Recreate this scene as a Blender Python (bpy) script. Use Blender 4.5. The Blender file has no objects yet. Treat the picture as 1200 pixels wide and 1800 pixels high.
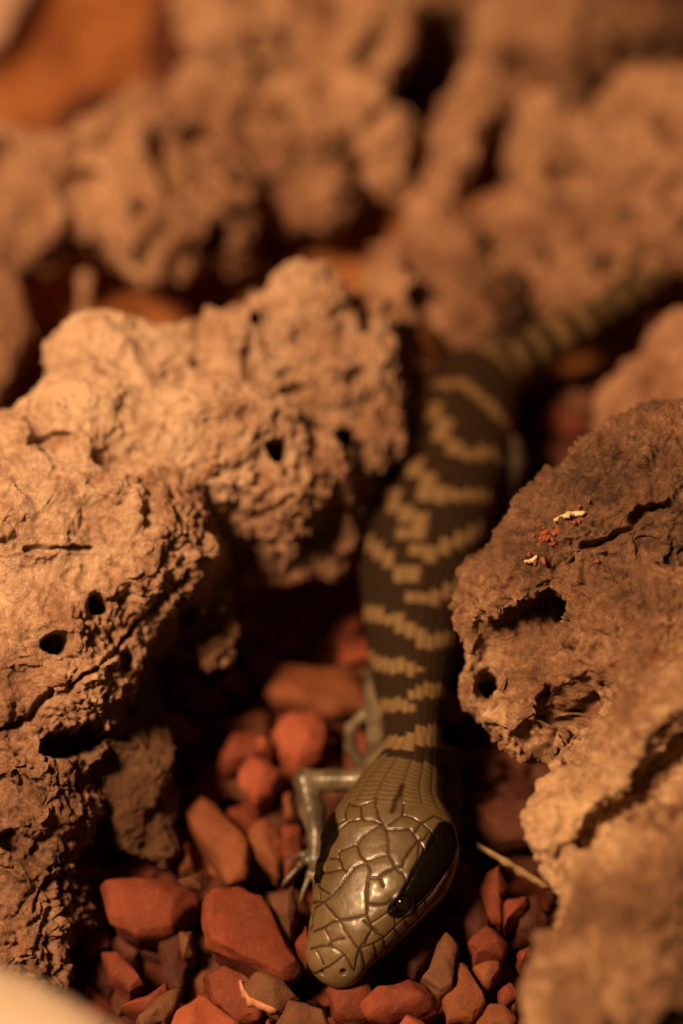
import bpy, bmesh, math, random
import numpy as np
from mathutils import Vector, Matrix
from mathutils.bvhtree import BVHTree

CM = 0.01                                   # everything below is laid out in centimetres
SC = bpy.context.scene
COL = SC.collection
random.seed(7)

# ------------------------------------------------------------------ camera
PITCH = math.radians(50.0)                  # macro lens looking down into the enclosure
CAM = np.array([0.0, -12.0, 20.8])
FPX = 3600.0                                # focal length in pixels of a 1200 x 1800 frame
FW = np.array([0, math.cos(PITCH), -math.sin(PITCH)])
UP = np.array([0, math.sin(PITCH), math.cos(PITCH)])
RT = np.array([1.0, 0, 0])
cam_data = bpy.data.cameras.new('camera')
cam = bpy.data.objects.new('camera', cam_data)
COL.objects.link(cam)
cam.location = Vector(CAM * CM)
cam.rotation_euler = (math.pi / 2 - PITCH, 0, 0)
cam_data.sensor_fit = 'VERTICAL'
cam_data.sensor_height = 36.0
cam_data.lens = 72.0
cam_data.clip_start = 0.005
cam_data.clip_end = 10
cam_data.dof.use_dof = True
cam_data.dof.focus_distance = 22.5 * CM
cam_data.dof.aperture_fstop = 6.9
SC.camera = cam

# ------------------------------------------------------------------ world, lights, exposure
world = bpy.data.worlds.new('room')
SC.world = world
world.use_nodes = True
bg = world.node_tree.nodes['Background']
bg.inputs[0].default_value = (1.0, 0.55, 0.27, 1)
bg.inputs[1].default_value = 0.042


def area_light(name, pos, target, size, power, color):
    ld = bpy.data.lights.new(name, 'AREA')
    ld.shape = 'DISK'
    ld.size = size * CM
    ld.energy = power
    ld.color = color
    o = bpy.data.objects.new(name, ld)
    COL.objects.link(o)
    o.location = Vector(pos) * CM
    o.rotation_euler = (Vector(target) - Vector(pos)).to_track_quat('-Z', 'Y').to_euler()
    return o


area_light('heat_lamp', (-18, -7, 37), (0, 4, 0), 8, 4.0, (1.0, 0.58, 0.285))
SC.view_settings.view_transform = 'Standard'
SC.view_settings.look = 'None'
SC.view_settings.gamma = 1
SC.view_settings.use_curve_mapping = False
SC.view_settings.exposure = 0.0


# ------------------------------------------------------------------ small geometry helpers
def at(px, py, d):
    """The point d cm along the lens axis that a pixel looks at."""
    return CAM + d * (FW + (px - 600) / FPX * RT - (py - 900) / FPX * UP)


def at_z(px, py, z):
    r = FW + (px - 600) / FPX * RT - (py - 900) / FPX * UP
    return CAM + r * ((z - CAM[2]) / r[2])


def project(P):
    q = P - CAM
    d = q @ FW
    return np.stack([600 + FPX * (q @ RT) / d, 900 - FPX * (q @ UP) / d], -1), d


def unit(v):
    return v / np.maximum(np.linalg.norm(v, axis=-1, keepdims=True), 1e-12)


def sstep(a, b, x):
    t = np.clip((x - a) / (b - a), 0, 1)
    return t * t * (3 - 2 * t)


_perm = np.random.RandomState(11).permutation(256).astype(np.int32)
_perm = np.concatenate([_perm] * 3)
_grad = unit(np.random.RandomState(5).normal(size=(256, 3))).astype(np.float32)


def perlin(P, f=1.0, seed=0):
    P = (np.asarray(P, np.float32) * np.float32(f)) + np.float32(seed * 17.31 + 100.0)
    i = np.floor(P).astype(np.int32)
    r = P - i
    i &= 255
    u = r * r * r * (r * (r * 6 - 15) + 10)
    out = 0
    for dx in (0, 1):
        wx = u[:, 0] if dx else 1 - u[:, 0]
        hx = _perm[i[:, 0] + dx]
        for dy in (0, 1):
            wy = u[:, 1] if dy else 1 - u[:, 1]
            hy = _perm[hx + i[:, 1] + dy]
            for dz in (0, 1):
                wz = u[:, 2] if dz else 1 - u[:, 2]
                g = _grad[_perm[hy + i[:, 2] + dz]]
                dot = g[:, 0] * (r[:, 0] - dx) + g[:, 1] * (r[:, 1] - dy) + g[:, 2] * (r[:, 2] - dz)
                out = out + wx * wy * wz * dot
    return out * 1.6


def fbm(P, f, oct=3, seed=0, gain=0.5):
    a, s = 1.0, 0
    for k in range(oct):
        s = s + a * perlin(P, f * 2.03 ** k, seed + k * 3)
        a *= gain
    return s


def ridged(P, f, oct=2, seed=0):
    a, s = 1.0, 0
    for k in range(oct):
        s = s + a * (1 - np.abs(perlin(P, f * 2.1 ** k, seed + k * 5)) * 2)
        a *= 0.5
    return s


def worley(P, f, seed=0):
    """distance to the nearest and second nearest scattered point"""
    P = np.asarray(P, np.float32) * np.float32(f) + np.float32(100 + seed * 7.7)
    i = np.floor(P).astype(np.int32)
    r = P - i
    d1 = np.full(len(P), 9., np.float32)
    d2 = d1.copy()
    for dx in (-1, 0, 1):
        for dy in (-1, 0, 1):
            for dz in (-1, 0, 1):
                h = _perm[_perm[_perm[(i[:, 0] + dx) & 255] + ((i[:, 1] + dy) & 255)] + ((i[:, 2] + dz) & 255)]
                o = _grad[h] * 0.5 + 0.5
                d = np.sqrt((o[:, 0] + dx - r[:, 0]) ** 2 + (o[:, 1] + dy - r[:, 1]) ** 2 + (o[:, 2] + dz - r[:, 2]) ** 2)
                d2 = np.minimum(d2, np.maximum(d1, d))
                d1 = np.minimum(d1, d)
    return d1, d2


def surface_nets(V, origin, h):
    s = V < 0
    cnt = 0
    for a in (0, 1):
        for b in (0, 1):
            for c in (0, 1):
                cnt = cnt + s[a:V.shape[0] - 1 + a, b:V.shape[1] - 1 + b, c:V.shape[2] - 1 + c].astype(np.int8)
    active = (cnt > 0) & (cnt < 8)
    act = np.argwhere(active)
    idx = np.full(active.shape, -1, np.int64)
    idx[active] = np.arange(len(act))
    acc = np.zeros((len(act), 3))
    n = np.zeros(len(act))
    cs = [np.array(((k >> 2) & 1, (k >> 1) & 1, k & 1)) for k in range(8)]
    for a in cs:
        for b in cs:
            if (b - a).min() >= 0 and (b - a).sum() == 1:
                va = V[tuple((act + a).T)]
                vb = V[tuple((act + b).T)]
                m = (va < 0) != (vb < 0)
                t = va[m] / (va[m] - vb[m])
                acc[m] += a + t[:, None] * (b - a)
                n[m] += 1
    verts = origin + h * (act + acc / n[:, None])
    quads = []
    for ax in range(3):
        b, c = (ax + 1) % 3, (ax + 2) % 3
        lo = np.take(s, range(0, s.shape[ax] - 1), ax)
        hi = np.take(s, range(1, s.shape[ax]), ax)
        e = np.argwhere(lo != hi)
        e = e[(e[:, b] > 0) & (e[:, b] < s.shape[b] - 1) & (e[:, c] > 0) & (e[:, c] < s.shape[c] - 1)]
        flip = s[tuple(e.T)]
        o = []
        for db, dc in ((1, 1), (0, 1), (0, 0), (1, 0)):
            q = e.copy()
            q[:, b] -= db
            q[:, c] -= dc
            o.append(idx[tuple(q.T)])
        o = np.stack(o, -1)
        o[~flip] = o[~flip][:, ::-1]
        quads.append(o)
    return verts, np.concatenate(quads)


def mesh_from(name, verts, faces, smooth=True):
    """verts in cm, faces an (n, k) array or a list of tuples"""
    me = bpy.data.meshes.new(name)
    v = np.asarray(verts, np.float64) * CM
    me.vertices.add(len(v))
    me.vertices.foreach_set('co', v.ravel())
    if isinstance(faces, np.ndarray):
        faces = [faces]
    loops = np.concatenate([np.asarray(f).ravel() for f in faces]).astype(np.int32)
    tot = np.concatenate([np.full(len(f), np.asarray(f).shape[1]) for f in faces]).astype(np.int32)
    me.loops.add(len(loops))
    me.loops.foreach_set('vertex_index', loops)
    me.polygons.add(len(tot))
    me.polygons.foreach_set('loop_start', (np.cumsum(tot) - tot).astype(np.int32))
    me.update(calc_edges=True)
    me.validate()
    if smooth:
        me.shade_smooth()
    return me


def get_co(me):
    a = np.empty(len(me.vertices) * 3)
    me.vertices.foreach_get('co', a)
    return a.reshape(-1, 3) / CM


def set_co(me, P):
    me.vertices.foreach_set('co', (np.asarray(P, np.float64) * CM).ravel())
    me.update()


def get_no(me):
    a = np.empty(len(me.vertices) * 3, np.float32)
    me.vertex_normals.foreach_get('vector', a)
    return a.reshape(-1, 3).astype(np.float64)


def add_attr(me, name, vals):
    at_ = me.attributes.new(name, 'FLOAT', 'POINT')
    at_.data.foreach_set('value', np.asarray(vals, np.float32))


def add_color(me, name, rgb):
    at_ = me.attributes.new(name, 'FLOAT_COLOR', 'POINT')
    c = np.ones((len(rgb), 4), np.float32)
    c[:, :3] = rgb
    at_.data.foreach_set('color', c.ravel())


def link(name, me, material=None, parent=None):
    o = bpy.data.objects.new(name, me)
    if material:
        me.materials.append(material)
    COL.objects.link(o)
    if parent:
        o.parent = parent
    return o


def tag(o, label=None, category=None, group=None, kind=None):
    for k, v in (('label', label), ('category', category), ('group', group), ('kind', kind)):
        if v:
            o[k] = v
    return o


def recenter(o):
    """put the object's origin at its base so that it can be picked up as a thing"""
    me = o.data
    P = get_co(me)
    c = (P.max(0) + P.min(0)) / 2
    c[2] = P[:, 2].min()
    set_co(me, P - c)
    o.location = Vector(c * CM)
    return c


def subsurf(me, levels):
    o = bpy.data.objects.new('tmp', me)
    COL.objects.link(o)
    m = o.modifiers.new('s', 'SUBSURF')
    m.levels = levels
    dg = bpy.context.evaluated_depsgraph_get()
    out = bpy.data.meshes.new_from_object(o.evaluated_get(dg))
    bpy.data.objects.remove(o)
    bpy.data.meshes.remove(me)
    return out


def seg_dist(P, A, B):
    """distance from points P to every segment A[i]-B[i], minimum over the segments"""
    out = np.full(len(P), 1e9)
    for a, b in zip(A, B):
        ab = b - a
        t = np.clip(((P - a) @ ab) / max(ab @ ab, 1e-12), 0, 1)
        out = np.minimum(out, np.linalg.norm(P - a - t[:, None] * ab, axis=1))
    return out


def lin(r, g, b):
    f = lambda c: (c / 255 / 12.92) if c / 255 <= 0.04045 else ((c / 255 + 0.055) / 1.055) ** 2.4
    return (f(r), f(g), f(b))


# ------------------------------------------------------------------ materials
class Nodes:
    def __init__(self, name):
        self.m = bpy.data.materials.new(name)
        self.m.use_nodes = True
        self.t = self.m.node_tree
        self.b = self.t.nodes['Principled BSDF']
        self.tc = self.t.nodes.new('ShaderNodeTexCoord').outputs['Object']

    def n(self, kind, **kw):
        nd = self.t.nodes.new(kind)
        for k, v in kw.items():
            setattr(nd, k, v)
        return nd

    def l(self, a, b):
        self.t.links.new(a, b)

    def noise(self, per_cm, detail=4, rough=0.55, dist=0.0):
        nd = self.n('ShaderNodeTexNoise')
        nd.inputs['Scale'].default_value = per_cm / CM
        nd.inputs['Detail'].default_value = detail
        nd.inputs['Roughness'].default_value = rough
        nd.inputs['Distortion'].default_value = dist
        self.l(self.tc, nd.inputs['Vector'])
        return nd.outputs['Fac']

    def ramp(self, fac, stops):
        r = self.n('ShaderNodeValToRGB')
        el = r.color_ramp.elements
        while len(el) < len(stops):
            el.new(0.5)
        for e, (p, c) in zip(el, stops):
            e.position = p
            e.color = (*c, 1)
        self.l(fac, r.inputs[0])
        return r.outputs[0]

    def mix(self, fac, a, b, mode='MIX'):
        m = self.n('ShaderNodeMix', data_type='RGBA', blend_type=mode)
        for s, v in ((m.inputs[0], fac), (m.inputs[6], a), (m.inputs[7], b)):
            if isinstance(v, (int, float)):
                s.default_value = v
            elif isinstance(v, tuple):
                s.default_value = (*v, 1)
            else:
                self.l(v, s)
        return m.outputs[2]

    def math(self, op, a, b):
        m = self.n('ShaderNodeMath', operation=op)
        for s, v in ((m.inputs[0], a), (m.inputs[1], b)):
            if isinstance(v, (int, float)):
                s.default_value = v
            else:
                self.l(v, s)
        return m.outputs[0]

    def attr(self, name, out='Fac'):
        return self.n('ShaderNodeAttribute', attribute_name=name).outputs[out]

    def bump(self, height, strength, dist_cm):
        b = self.n('ShaderNodeBump')
        b.inputs['Strength'].default_value = strength
        b.inputs['Distance'].default_value = dist_cm * CM
        self.l(height, b.inputs['Height'])
        self.l(b.outputs[0], self.b.inputs['Normal'])

    def done(self, color, rough=0.8, spec=0.3):
        if isinstance(color, tuple):
            self.b.inputs['Base Color'].default_value = (*color, 1)
        else:
            self.l(color, self.b.inputs['Base Color'])
        self.b.inputs['Roughness'].default_value = rough
        self.b.inputs['Specular IOR Level'].default_value = spec
        return self.m


def wood_material(name, dark, mid, pale, grain=1.0):
    N = Nodes(name)
    big = N.noise(1.3 * grain, 5, 0.6)
    fine = N.noise(9 * grain, 5, 0.65)
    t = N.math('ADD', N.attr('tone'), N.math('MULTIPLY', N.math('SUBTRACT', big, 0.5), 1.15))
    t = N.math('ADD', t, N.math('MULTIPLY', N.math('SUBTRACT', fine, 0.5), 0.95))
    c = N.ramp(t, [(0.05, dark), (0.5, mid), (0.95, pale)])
    spots = N.ramp(N.noise(3.2 * grain, 3, 0.5), [(0.60, (0, 0, 0)), (0.72, (1, 1, 1))])
    c = N.mix(N.math('MULTIPLY', spots, 0.6), c, tuple(x * y for x, y in zip(mid, (0.75, 0.48, 0.36))))
    h = N.math('ADD', N.math('MULTIPLY', N.noise(14, 6, 0.7), 1.0), N.math('MULTIPLY', N.noise(45, 3, 0.6), 0.35))
    N.bump(h, 1.0, 0.09)
    return N.done(c, 0.85, 0.25)


WOOD_PALE = wood_material('weathered_wood', (0.12, 0.058, 0.030), (0.41, 0.235, 0.145), (0.74, 0.54, 0.38))
WOOD_BARK = wood_material('brown_bark', (0.075, 0.042, 0.024), (0.28, 0.15, 0.082), (0.70, 0.48, 0.29))
WOOD_FAR = wood_material('rough_cork_bark', (0.07, 0.034, 0.016), (0.36, 0.19, 0.112), (0.66, 0.41, 0.255), 0.8)

# ------------------------------------------------------------------ the setting
N = Nodes('red_soil')
soil = N.ramp(N.noise(0.9, 5, 0.6), [(0.3, (0.16, 0.05, 0.018)), (0.7, (0.40, 0.165, 0.06))])
N.bump(N.noise(6, 5, 0.7), 0.8, 0.08)
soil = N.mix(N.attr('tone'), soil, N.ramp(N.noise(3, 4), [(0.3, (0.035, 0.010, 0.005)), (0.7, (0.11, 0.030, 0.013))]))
SOIL = N.done(soil, 0.95, 0.1)
nx = 121
gx, gy = np.meshgrid(np.linspace(-30, 30, nx), np.linspace(-14, 34, nx), indexing='ij')
gp = np.stack([gx.ravel(), gy.ravel(), np.zeros(nx * nx)], -1)
gp[:, 2] = -0.95 + 0.12 * fbm(gp, 0.5, 3, 4)
q = np.arange(nx * nx).reshape(nx, nx)
ground = mesh_from('floor', gp, np.stack([q[:-1, :-1], q[1:, :-1], q[1:, 1:], q[:-1, 1:]], -1).reshape(-1, 4))
add_attr(ground, 'tone', sstep(9.5, 7.0, gp[:, 1] + .8 * perlin(gp, .4, 2)))   # soil darkened under the gravel to paint the gap shade, orange sand behind it
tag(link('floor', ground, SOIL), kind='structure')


def panel(name, x0, x1, y0, y1, z0, z1, m):
    bm = bmesh.new()
    bmesh.ops.create_cube(bm, size=1)
    for v in bm.verts:
        v.co = Vector(((x0 + x1) / 2 + v.co.x * (x1 - x0), (y0 + y1) / 2 + v.co.y * (y1 - y0), (z0 + z1) / 2 + v.co.z * (z1 - z0))) * CM
    bmesh.ops.bevel(bm, geom=bm.edges[:], offset=0.05 * CM, segments=2, affect='EDGES')
    me = bpy.data.meshes.new(name)
    bm.to_mesh(me)
    bm.free()
    return tag(link(name, me, m), kind='structure')


N = Nodes('orange_wood_panel')
pn = N.ramp(N.noise(0.25, 4, 0.5), [(0.3, (0.24, 0.075, 0.02)), (0.7, (0.42, 0.15, 0.04))])
PANEL = N.done(pn, 0.6, 0.3)
panel('wall_back', -34, 34, 27, 28, -1.3, 30, PANEL)


# ------------------------------------------------------------------ logs
def build_log(name, blobs, cuts, res, levels, material, pits=(), cracks=(), rough=1.0, seed=0, k=0.30, grain=(1, 1, 1), low=0.16, dd=0.0):
    """blobs: (px, py, depth of its front, radius, tone [, px2, py2, depth2, radius2]) fused into one gnarled body.
    cuts: hollows bored out (same form); pits: worm holes (px, py, radius, depth); cracks: (pixel polyline, width, depth)"""
    prim = []
    nb = len(blobs)

    def sd(P, p):
        a, r0, e, r1, _ = p
        ab = e - a
        L = ab @ ab
        t = np.clip(((P - a) @ ab) / L, 0, 1) if L > 0 else np.zeros(len(P))
        return np.linalg.norm(P - a - t[:, None] * ab, axis=1) - (r0 + (r1 - r0) * t)

    def field(P):
        m = None
        for p in prim[:nb]:
            d = sd(P, p)
            m = d if m is None else np.minimum(m, d) - np.maximum(k - np.abs(m - d), 0) ** 2 / (4 * k)
        return m

    for b in list(blobs) + list(cuts):
        b = list(b)
        if len(prim) >= len(blobs):         # hollows are given relative to the surface they are bored into
            for j in (0, 5):
                ds = np.arange(17, 36, .02)
                ray = np.array([at(b[j], b[j + 1], d) for d in ds])
                inside = np.where(field(ray) < 0)[0]
                b[j + 2] = ds[inside[0]] + b[j + 2] - b[j + 3]
        for j in (2, 7):                    # move the whole log along the lens axis, keeping its proportions
            if dd and j < len(b) and len(prim) < len(blobs):
                b[j + 1] *= (b[j] + dd) / b[j]
                b[j] += dd
        a = at(*b[:3]) + unit(at(*b[:3]) - CAM) * b[3]
        if len(b) > 5:
            e = at(*b[5:8]) + unit(at(*b[5:8]) - CAM) * b[8]
            prim.append((a, b[3], e, b[8], b[4]))
        else:
            prim.append((a, b[3], a, b[3], b[4]))
    lo = np.min([np.minimum(p[0] - p[1], p[2] - p[3]) for p in prim[:nb]], 0) - 0.45
    hi = np.max([np.maximum(p[0] + p[1], p[2] + p[3]) for p in prim[:nb]], 0) + 0.45
    lo[2] = max(lo[2], -1.4)
    n = np.ceil((hi - lo) / res).astype(int) + 1
    g = np.stack(np.meshgrid(*[lo[i] + res * np.arange(n[i]) for i in range(3)], indexing='ij'), -1).reshape(-1, 3)

    V = field(g)
    near = np.abs(V) < 0.7
    G = g[near] * np.array(grain)
    dv = low * fbm(G, 0.85, 2, seed + 1) + low * 0.55 * ridged(G, 1.5, 2, seed + 2) - low * 0.4
    V[near] -= dv * rough
    for p in prim[nb:]:
        d = sd(g[near], p) + 0.05 * perlin(g[near], 3, seed + 9)
        V[near] = np.maximum(V[near], -d)
    V = np.maximum(V, -(g[:, 2] + 1.3))
    verts, quads = surface_nets(V.reshape(n), lo, res)
    me = mesh_from(name, verts, quads)
    me = subsurf(me, levels)
    P = get_co(me)
    Nn = get_no(me)
    G = P * np.array(grain)
    # flaky layers, crumbs and cracks
    lay = fbm(G, 1.1, 3, seed + 3) * 4.5
    step = np.floor(lay) + sstep(0.35, 0.62, lay - np.floor(lay))
    d1, d2 = worley(P + 0.12 * np.stack([perlin(P, 3, 21), perlin(P, 3, 22), perlin(P, 3, 23)], -1), 3.0, seed)
    crk = sstep(0.0, 0.16, d2 - d1)
    mask = sstep(-0.2, 0.25, perlin(P, 0.8, seed + 8))
    disp = 0.012 * (step - lay) + 0.03 * (step / 4.5) + 0.04 * (crk - 1) * mask
    disp += 0.06 * fbm(P, 3.6, 3, seed + 4, 0.6) + 0.028 * fbm(P, 14, 2, seed + 6) * (0.4 + mask) - 0.05 * ridged(P, 2.3, 2, seed + 15)
    small = sstep(0.62, 0.9, perlin(P, 5.5, seed + 12))
    disp -= 0.10 * small
    tone = np.zeros(len(P))
    ws = np.zeros(len(P))
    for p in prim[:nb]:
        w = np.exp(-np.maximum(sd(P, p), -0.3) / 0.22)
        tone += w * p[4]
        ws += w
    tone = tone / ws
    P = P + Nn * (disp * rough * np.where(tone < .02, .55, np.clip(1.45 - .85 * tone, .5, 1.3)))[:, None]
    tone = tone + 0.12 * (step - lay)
    if pits or cracks:
        px, dep = project(P)
        vd = unit(P - CAM)
        front = np.einsum('ij,ij->i', Nn, vd) < 0.25

        def hit(x, y):
            c = np.where(front & (np.abs(px[:, 0] - x) < 25) & (np.abs(px[:, 1] - y) < 25))[0]
            if len(c) == 0:
                return None
            dd = np.hypot(px[c, 0] - x, px[c, 1] - y)
            c = c[dd < dd.min() + 4]
            return c[np.argmin(dep[c])]

        newP = P.copy()
        jit = 1 + 0.35 * perlin(P, 6, seed + 31)
        for (x, y, r, dpt) in pits:
            i = hit(x, y)
            if i is None:
                continue
            c = P[i]
            ax = unit(vd[i] + np.array([-0.15, 0, -0.1]))
            v = P - c
            along = v @ ax
            rr = np.linalg.norm(v - along[:, None] * ax, axis=1) * jit
            w = np.where((np.abs(along) < 0.5) & front, sstep(1.15, 0.72, rr / r), 0)
            newP += ax * (w * dpt)[:, None]
        for pl, wd, dpt in cracks:
            ids = []
            for (x0, y0), (x1, y1) in zip(pl[:-1], pl[1:]):
                for t in np.linspace(0, 1, 6)[:-1]:
                    i = hit(x0 + (x1 - x0) * t, y0 + (y1 - y0) * t)
                    if i is not None:
                        ids.append(i)
            i = hit(*pl[-1])
            if i is not None:
                ids.append(i)
            if len(ids) > 1:
                Q = P[ids]
                d = seg_dist(P, Q[:-1], Q[1:]) * jit
                newP -= Nn * (dpt * sstep(1.2, 0.3, d / wd))[:, None]
        P = newP
    set_co(me, P)
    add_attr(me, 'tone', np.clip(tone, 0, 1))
    return link(name, me, material)


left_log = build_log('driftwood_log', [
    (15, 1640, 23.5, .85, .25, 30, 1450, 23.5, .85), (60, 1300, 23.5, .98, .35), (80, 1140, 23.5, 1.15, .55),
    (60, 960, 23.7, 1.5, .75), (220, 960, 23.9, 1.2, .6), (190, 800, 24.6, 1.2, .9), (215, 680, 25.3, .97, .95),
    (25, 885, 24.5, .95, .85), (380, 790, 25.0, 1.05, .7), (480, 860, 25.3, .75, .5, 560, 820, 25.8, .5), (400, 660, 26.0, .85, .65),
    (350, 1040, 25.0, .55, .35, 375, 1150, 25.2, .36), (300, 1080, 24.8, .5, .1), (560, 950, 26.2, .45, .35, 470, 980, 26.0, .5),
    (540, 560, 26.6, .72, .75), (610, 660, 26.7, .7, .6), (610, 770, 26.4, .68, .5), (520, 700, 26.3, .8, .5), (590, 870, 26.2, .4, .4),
    (440, 590, 27.0, .55, .65), (640, 560, 27.2, .5, .5), (225, 1370, 24.4, .62, -.4, 250, 1470, 24.5, .42), (210, 1250, 24.7, .6, -.25),  # log foot (negative tones): its shade is painted into the wood colour
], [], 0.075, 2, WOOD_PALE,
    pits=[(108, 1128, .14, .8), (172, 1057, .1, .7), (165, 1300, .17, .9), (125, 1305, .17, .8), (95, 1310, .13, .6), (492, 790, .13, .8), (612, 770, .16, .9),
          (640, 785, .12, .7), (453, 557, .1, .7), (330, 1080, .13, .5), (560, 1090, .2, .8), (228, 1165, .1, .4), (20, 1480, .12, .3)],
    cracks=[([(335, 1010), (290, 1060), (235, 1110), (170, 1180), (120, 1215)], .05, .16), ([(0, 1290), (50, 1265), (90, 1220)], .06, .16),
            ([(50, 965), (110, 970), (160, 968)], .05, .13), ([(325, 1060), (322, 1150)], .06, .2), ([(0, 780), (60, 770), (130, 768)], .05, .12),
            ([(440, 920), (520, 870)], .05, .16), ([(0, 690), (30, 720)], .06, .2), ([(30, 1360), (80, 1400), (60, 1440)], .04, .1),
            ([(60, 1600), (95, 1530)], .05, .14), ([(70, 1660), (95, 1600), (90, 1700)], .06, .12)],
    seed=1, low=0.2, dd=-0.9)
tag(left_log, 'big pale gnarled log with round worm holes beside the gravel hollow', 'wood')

right_log = build_log('hollow_bark_log', [
    (905, 1060, 23.4, .72, .35, 1010, 985, 23.35, .85), (1010, 985, 23.4, .85, .08, 1130, 915, 23.2, 1.05), (1220, 860, 23.1, 1.2, .3),
    (905, 1190, 23.5, .62, .75), (955, 1265, 23.3, .58, .6), (1050, 1180, 22.8, .9, .4), (1150, 1150, 22.3, 1.1, .3), (1220, 1290, 21.4, 1.0, .6),
    (1020, 1395, 22.1, .5, .8, 990, 1450, 22.0, .38), (985, 1500, 21.9, .33, .9, 1010, 1570, 21.7, .3), (1090, 1600, 20.9, .7, .65), (1140, 1470, 21.2, .65, .7),
    (1000, 1720, 20.3, .5, .6), (1130, 1700, 20.1, .85, .3), (1020, 1830, 19.9, .62, .55), (1220, 1600, 20.4, .9, .5), (1120, 1340, 21.9, .6, .7), (945, 915, 23.9, .3, .35, 1080, 800, 23.9, .3),
    (1100, 1180, 24.2, 1.1, .3), (1150, 1400, 23.4, 1.1, .4), (1180, 1000, 24.8, 1.2, .2), (1130, 1600, 22.6, .9, .5),
], [(840, 1200, .06, .19, 0, 880, 1130, .1, .27), (880, 1130, .1, .27, 0, 955, 1088, .1, .27), (950, 1085, .3, .2, 0, 1030, 1045, 1.2, .2),
    (855, 1205, .2, .15, 0, 870, 1215, 1.2, .13), (930, 1310, .0, .2, 0, 1040, 1235, .0, .24),
    (1008, 1497, .02, .2, 0, 1210, 1315, .1, .32), (1028, 1475, .4, .16, 0, 1200, 1325, .55, .22)],
    0.068, 2, WOOD_BARK,
    pits=[(1010, 1310, .2, .4), (975, 1245, .2, .3)],
    cracks=[([(1030, 965), (1080, 940), (1130, 905), (1180, 890)], .08, .22), 
            ([(940, 1350), (985, 1290), (1040, 1240)], .12, .25), ([(1060, 800), (1100, 790)], .07, .2), ([(1150, 1010), (1050, 1080), (990, 1150)], .06, .1)],
    seed=5, low=0.12, dd=-0.8, grain=(0.7, 1.1, 1.2))
tag(right_log, 'brown bark log with hollow broken end and red crumbs on top', 'wood')

far_left = build_log('gnarled_branch', [
    (60, 360, 30.6, .85, .55), (200, 345, 30.6, .95, .75), (330, 290, 31.2, 1.0, .6), (470, 300, 31.8, 1.0, .5), (400, 390, 31.2, .6, .45),
    (235, 430, 30.6, .6, .6), (560, 330, 32, .6, .4), (350, 190, 31.8, .5, .75), (480, 250, 32, .7, .6), (-60, 330, 30.6, .9, .6),
    (-40, 390, 30.5, .65, .7, 290, 400, 30.9, .6), (60, 330, 30.8, .7, .65, 420, 200, 32, .75), (330, 360, 31.1, .55, .5, 560, 270, 32.2, .6),
], [], 0.11, 1, WOOD_FAR, pits=[(248, 365, .13, .5), (145, 430, .1, .4), (385, 415, .2, .6)], seed=9, dd=-1.7, rough=1.3, low=.3)
tag(far_left, 'blurred gnarled branch lying crosswise behind the pale worm-holed log', 'wood')

far_mid = build_log('knobby_branch', [
    (430, 70, 34, .8, .75), (585, 170, 33.2, .72, .85), (650, 70, 34.2, .65, .75, 650, -40, 35, .7), (610, 240, 33, .5, .6), (540, 20, 35, .6, .45), (400, -40, 35, .8, .7),
    (520, 200, 33.4, .5, .7), (400, 40, 34.6, .75, .65, 620, 100, 34.2, .7), (600, 120, 33.8, .55, .8, 655, 250, 33, .4),
], [], 0.11, 1, WOOD_FAR, seed=13, dd=-3.0, rough=1.3, low=.3)
tag(far_mid, 'blurred knobby upright branch at the very back, against the wall', 'wood')

centre_stump = build_log('bark_strip', [
    (850, 170, 33, .55, .7, 800, 270, 32, .45), (770, 330, 31.4, .45, .6, 730, 420, 30.8, .45), (700, 480, 29.8, .45, .55, 720, 600, 28.8, .4),
    (790, 430, 31, .5, .3, 815, 570, 29.6, .55), (870, 520, 29.8, .5, .2), (740, 660, 28.6, .25, .4), (850, 600, 29.2, .45, .2), (860, 60, 34.6, .8, .75), (750, 150, 34.4, .5, .1), (690, 320, 31.0, .36, .8, 740, 350, 31.2, .3),
], [], 0.11, 1, WOOD_FAR, pits=[(740, 520, .2, .6), (700, 240, .2, .5)], seed=17, dd=-1.4, rough=1.2, low=.18)
tag(centre_stump, 'narrow upright bark strip behind the lizard\'s hips', 'wood')

far_right = build_log('cork_bark_log', [
    (965, 270, 31, .85, .65), (920, 390, 30.6, .6, .7), (1080, 320, 31, 1.25, .65), (990, 480, 30, .75, .55), (1150, 230, 32, .9, .65),
    (1140, 410, 30.2, .85, .55), (1210, 190, 32, .8, .8), (900, 480, 30, .4, .55), (960, 540, 29.6, .4, .45), (1260, 350, 30, 1.0, .6),
], [], 0.11, 1, WOOD_FAR, pits=[(920, 550, .2, .4)], seed=21, dd=-1.1, rough=1.3, low=.3)
tag(far_right, 'blurred thick cork bark log rising above the lizard\'s striped tail', 'wood')

back_right = build_log('dark_branch', [
    (980, 70, 35.5, .85, .65), (1120, 60, 36.5, .9, .3), (1060, 140, 34.6, .5, .2), (1220, 20, 37, .9, .2), (1000, -40, 37, .9, .6), (780, 20, 36, .6, .55), (950, 170, 34.2, .5, .3), (700, 110, 36.6, .7, .1), (880, 150, 35.5, .6, .3),
], [], 0.13, 1, WOOD_FAR, seed=25, dd=-3.0, rough=1.3, low=.3)
tag(back_right, 'dark out-of-focus branch end behind the thick cork bark log', 'wood')

mid_right = build_log('wood_chunk', [
    (1150, 720, 26.6, .8, .6), (1220, 610, 26.9, .65, .6), (1110, 780, 26.4, .5, .6), (1240, 700, 26.3, .8, .6),
], [], 0.09, 1, WOOD_FAR, seed=29, rough=0.9)
tag(mid_right, 'rounded tan wood chunk between the striped tail and hollow bark log', 'wood')

left_edge = build_log('smooth_root', [(-30, 650, 27.5, .6, .55, -10, 520, 28.5, .55), (-40, 800, 26.8, .55, .5)], [], 0.1, 1, WOOD_FAR, seed=33, rough=.7)
tag(left_edge, 'smooth blurred root peeking out behind the pale rounded hump', 'wood')

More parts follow.
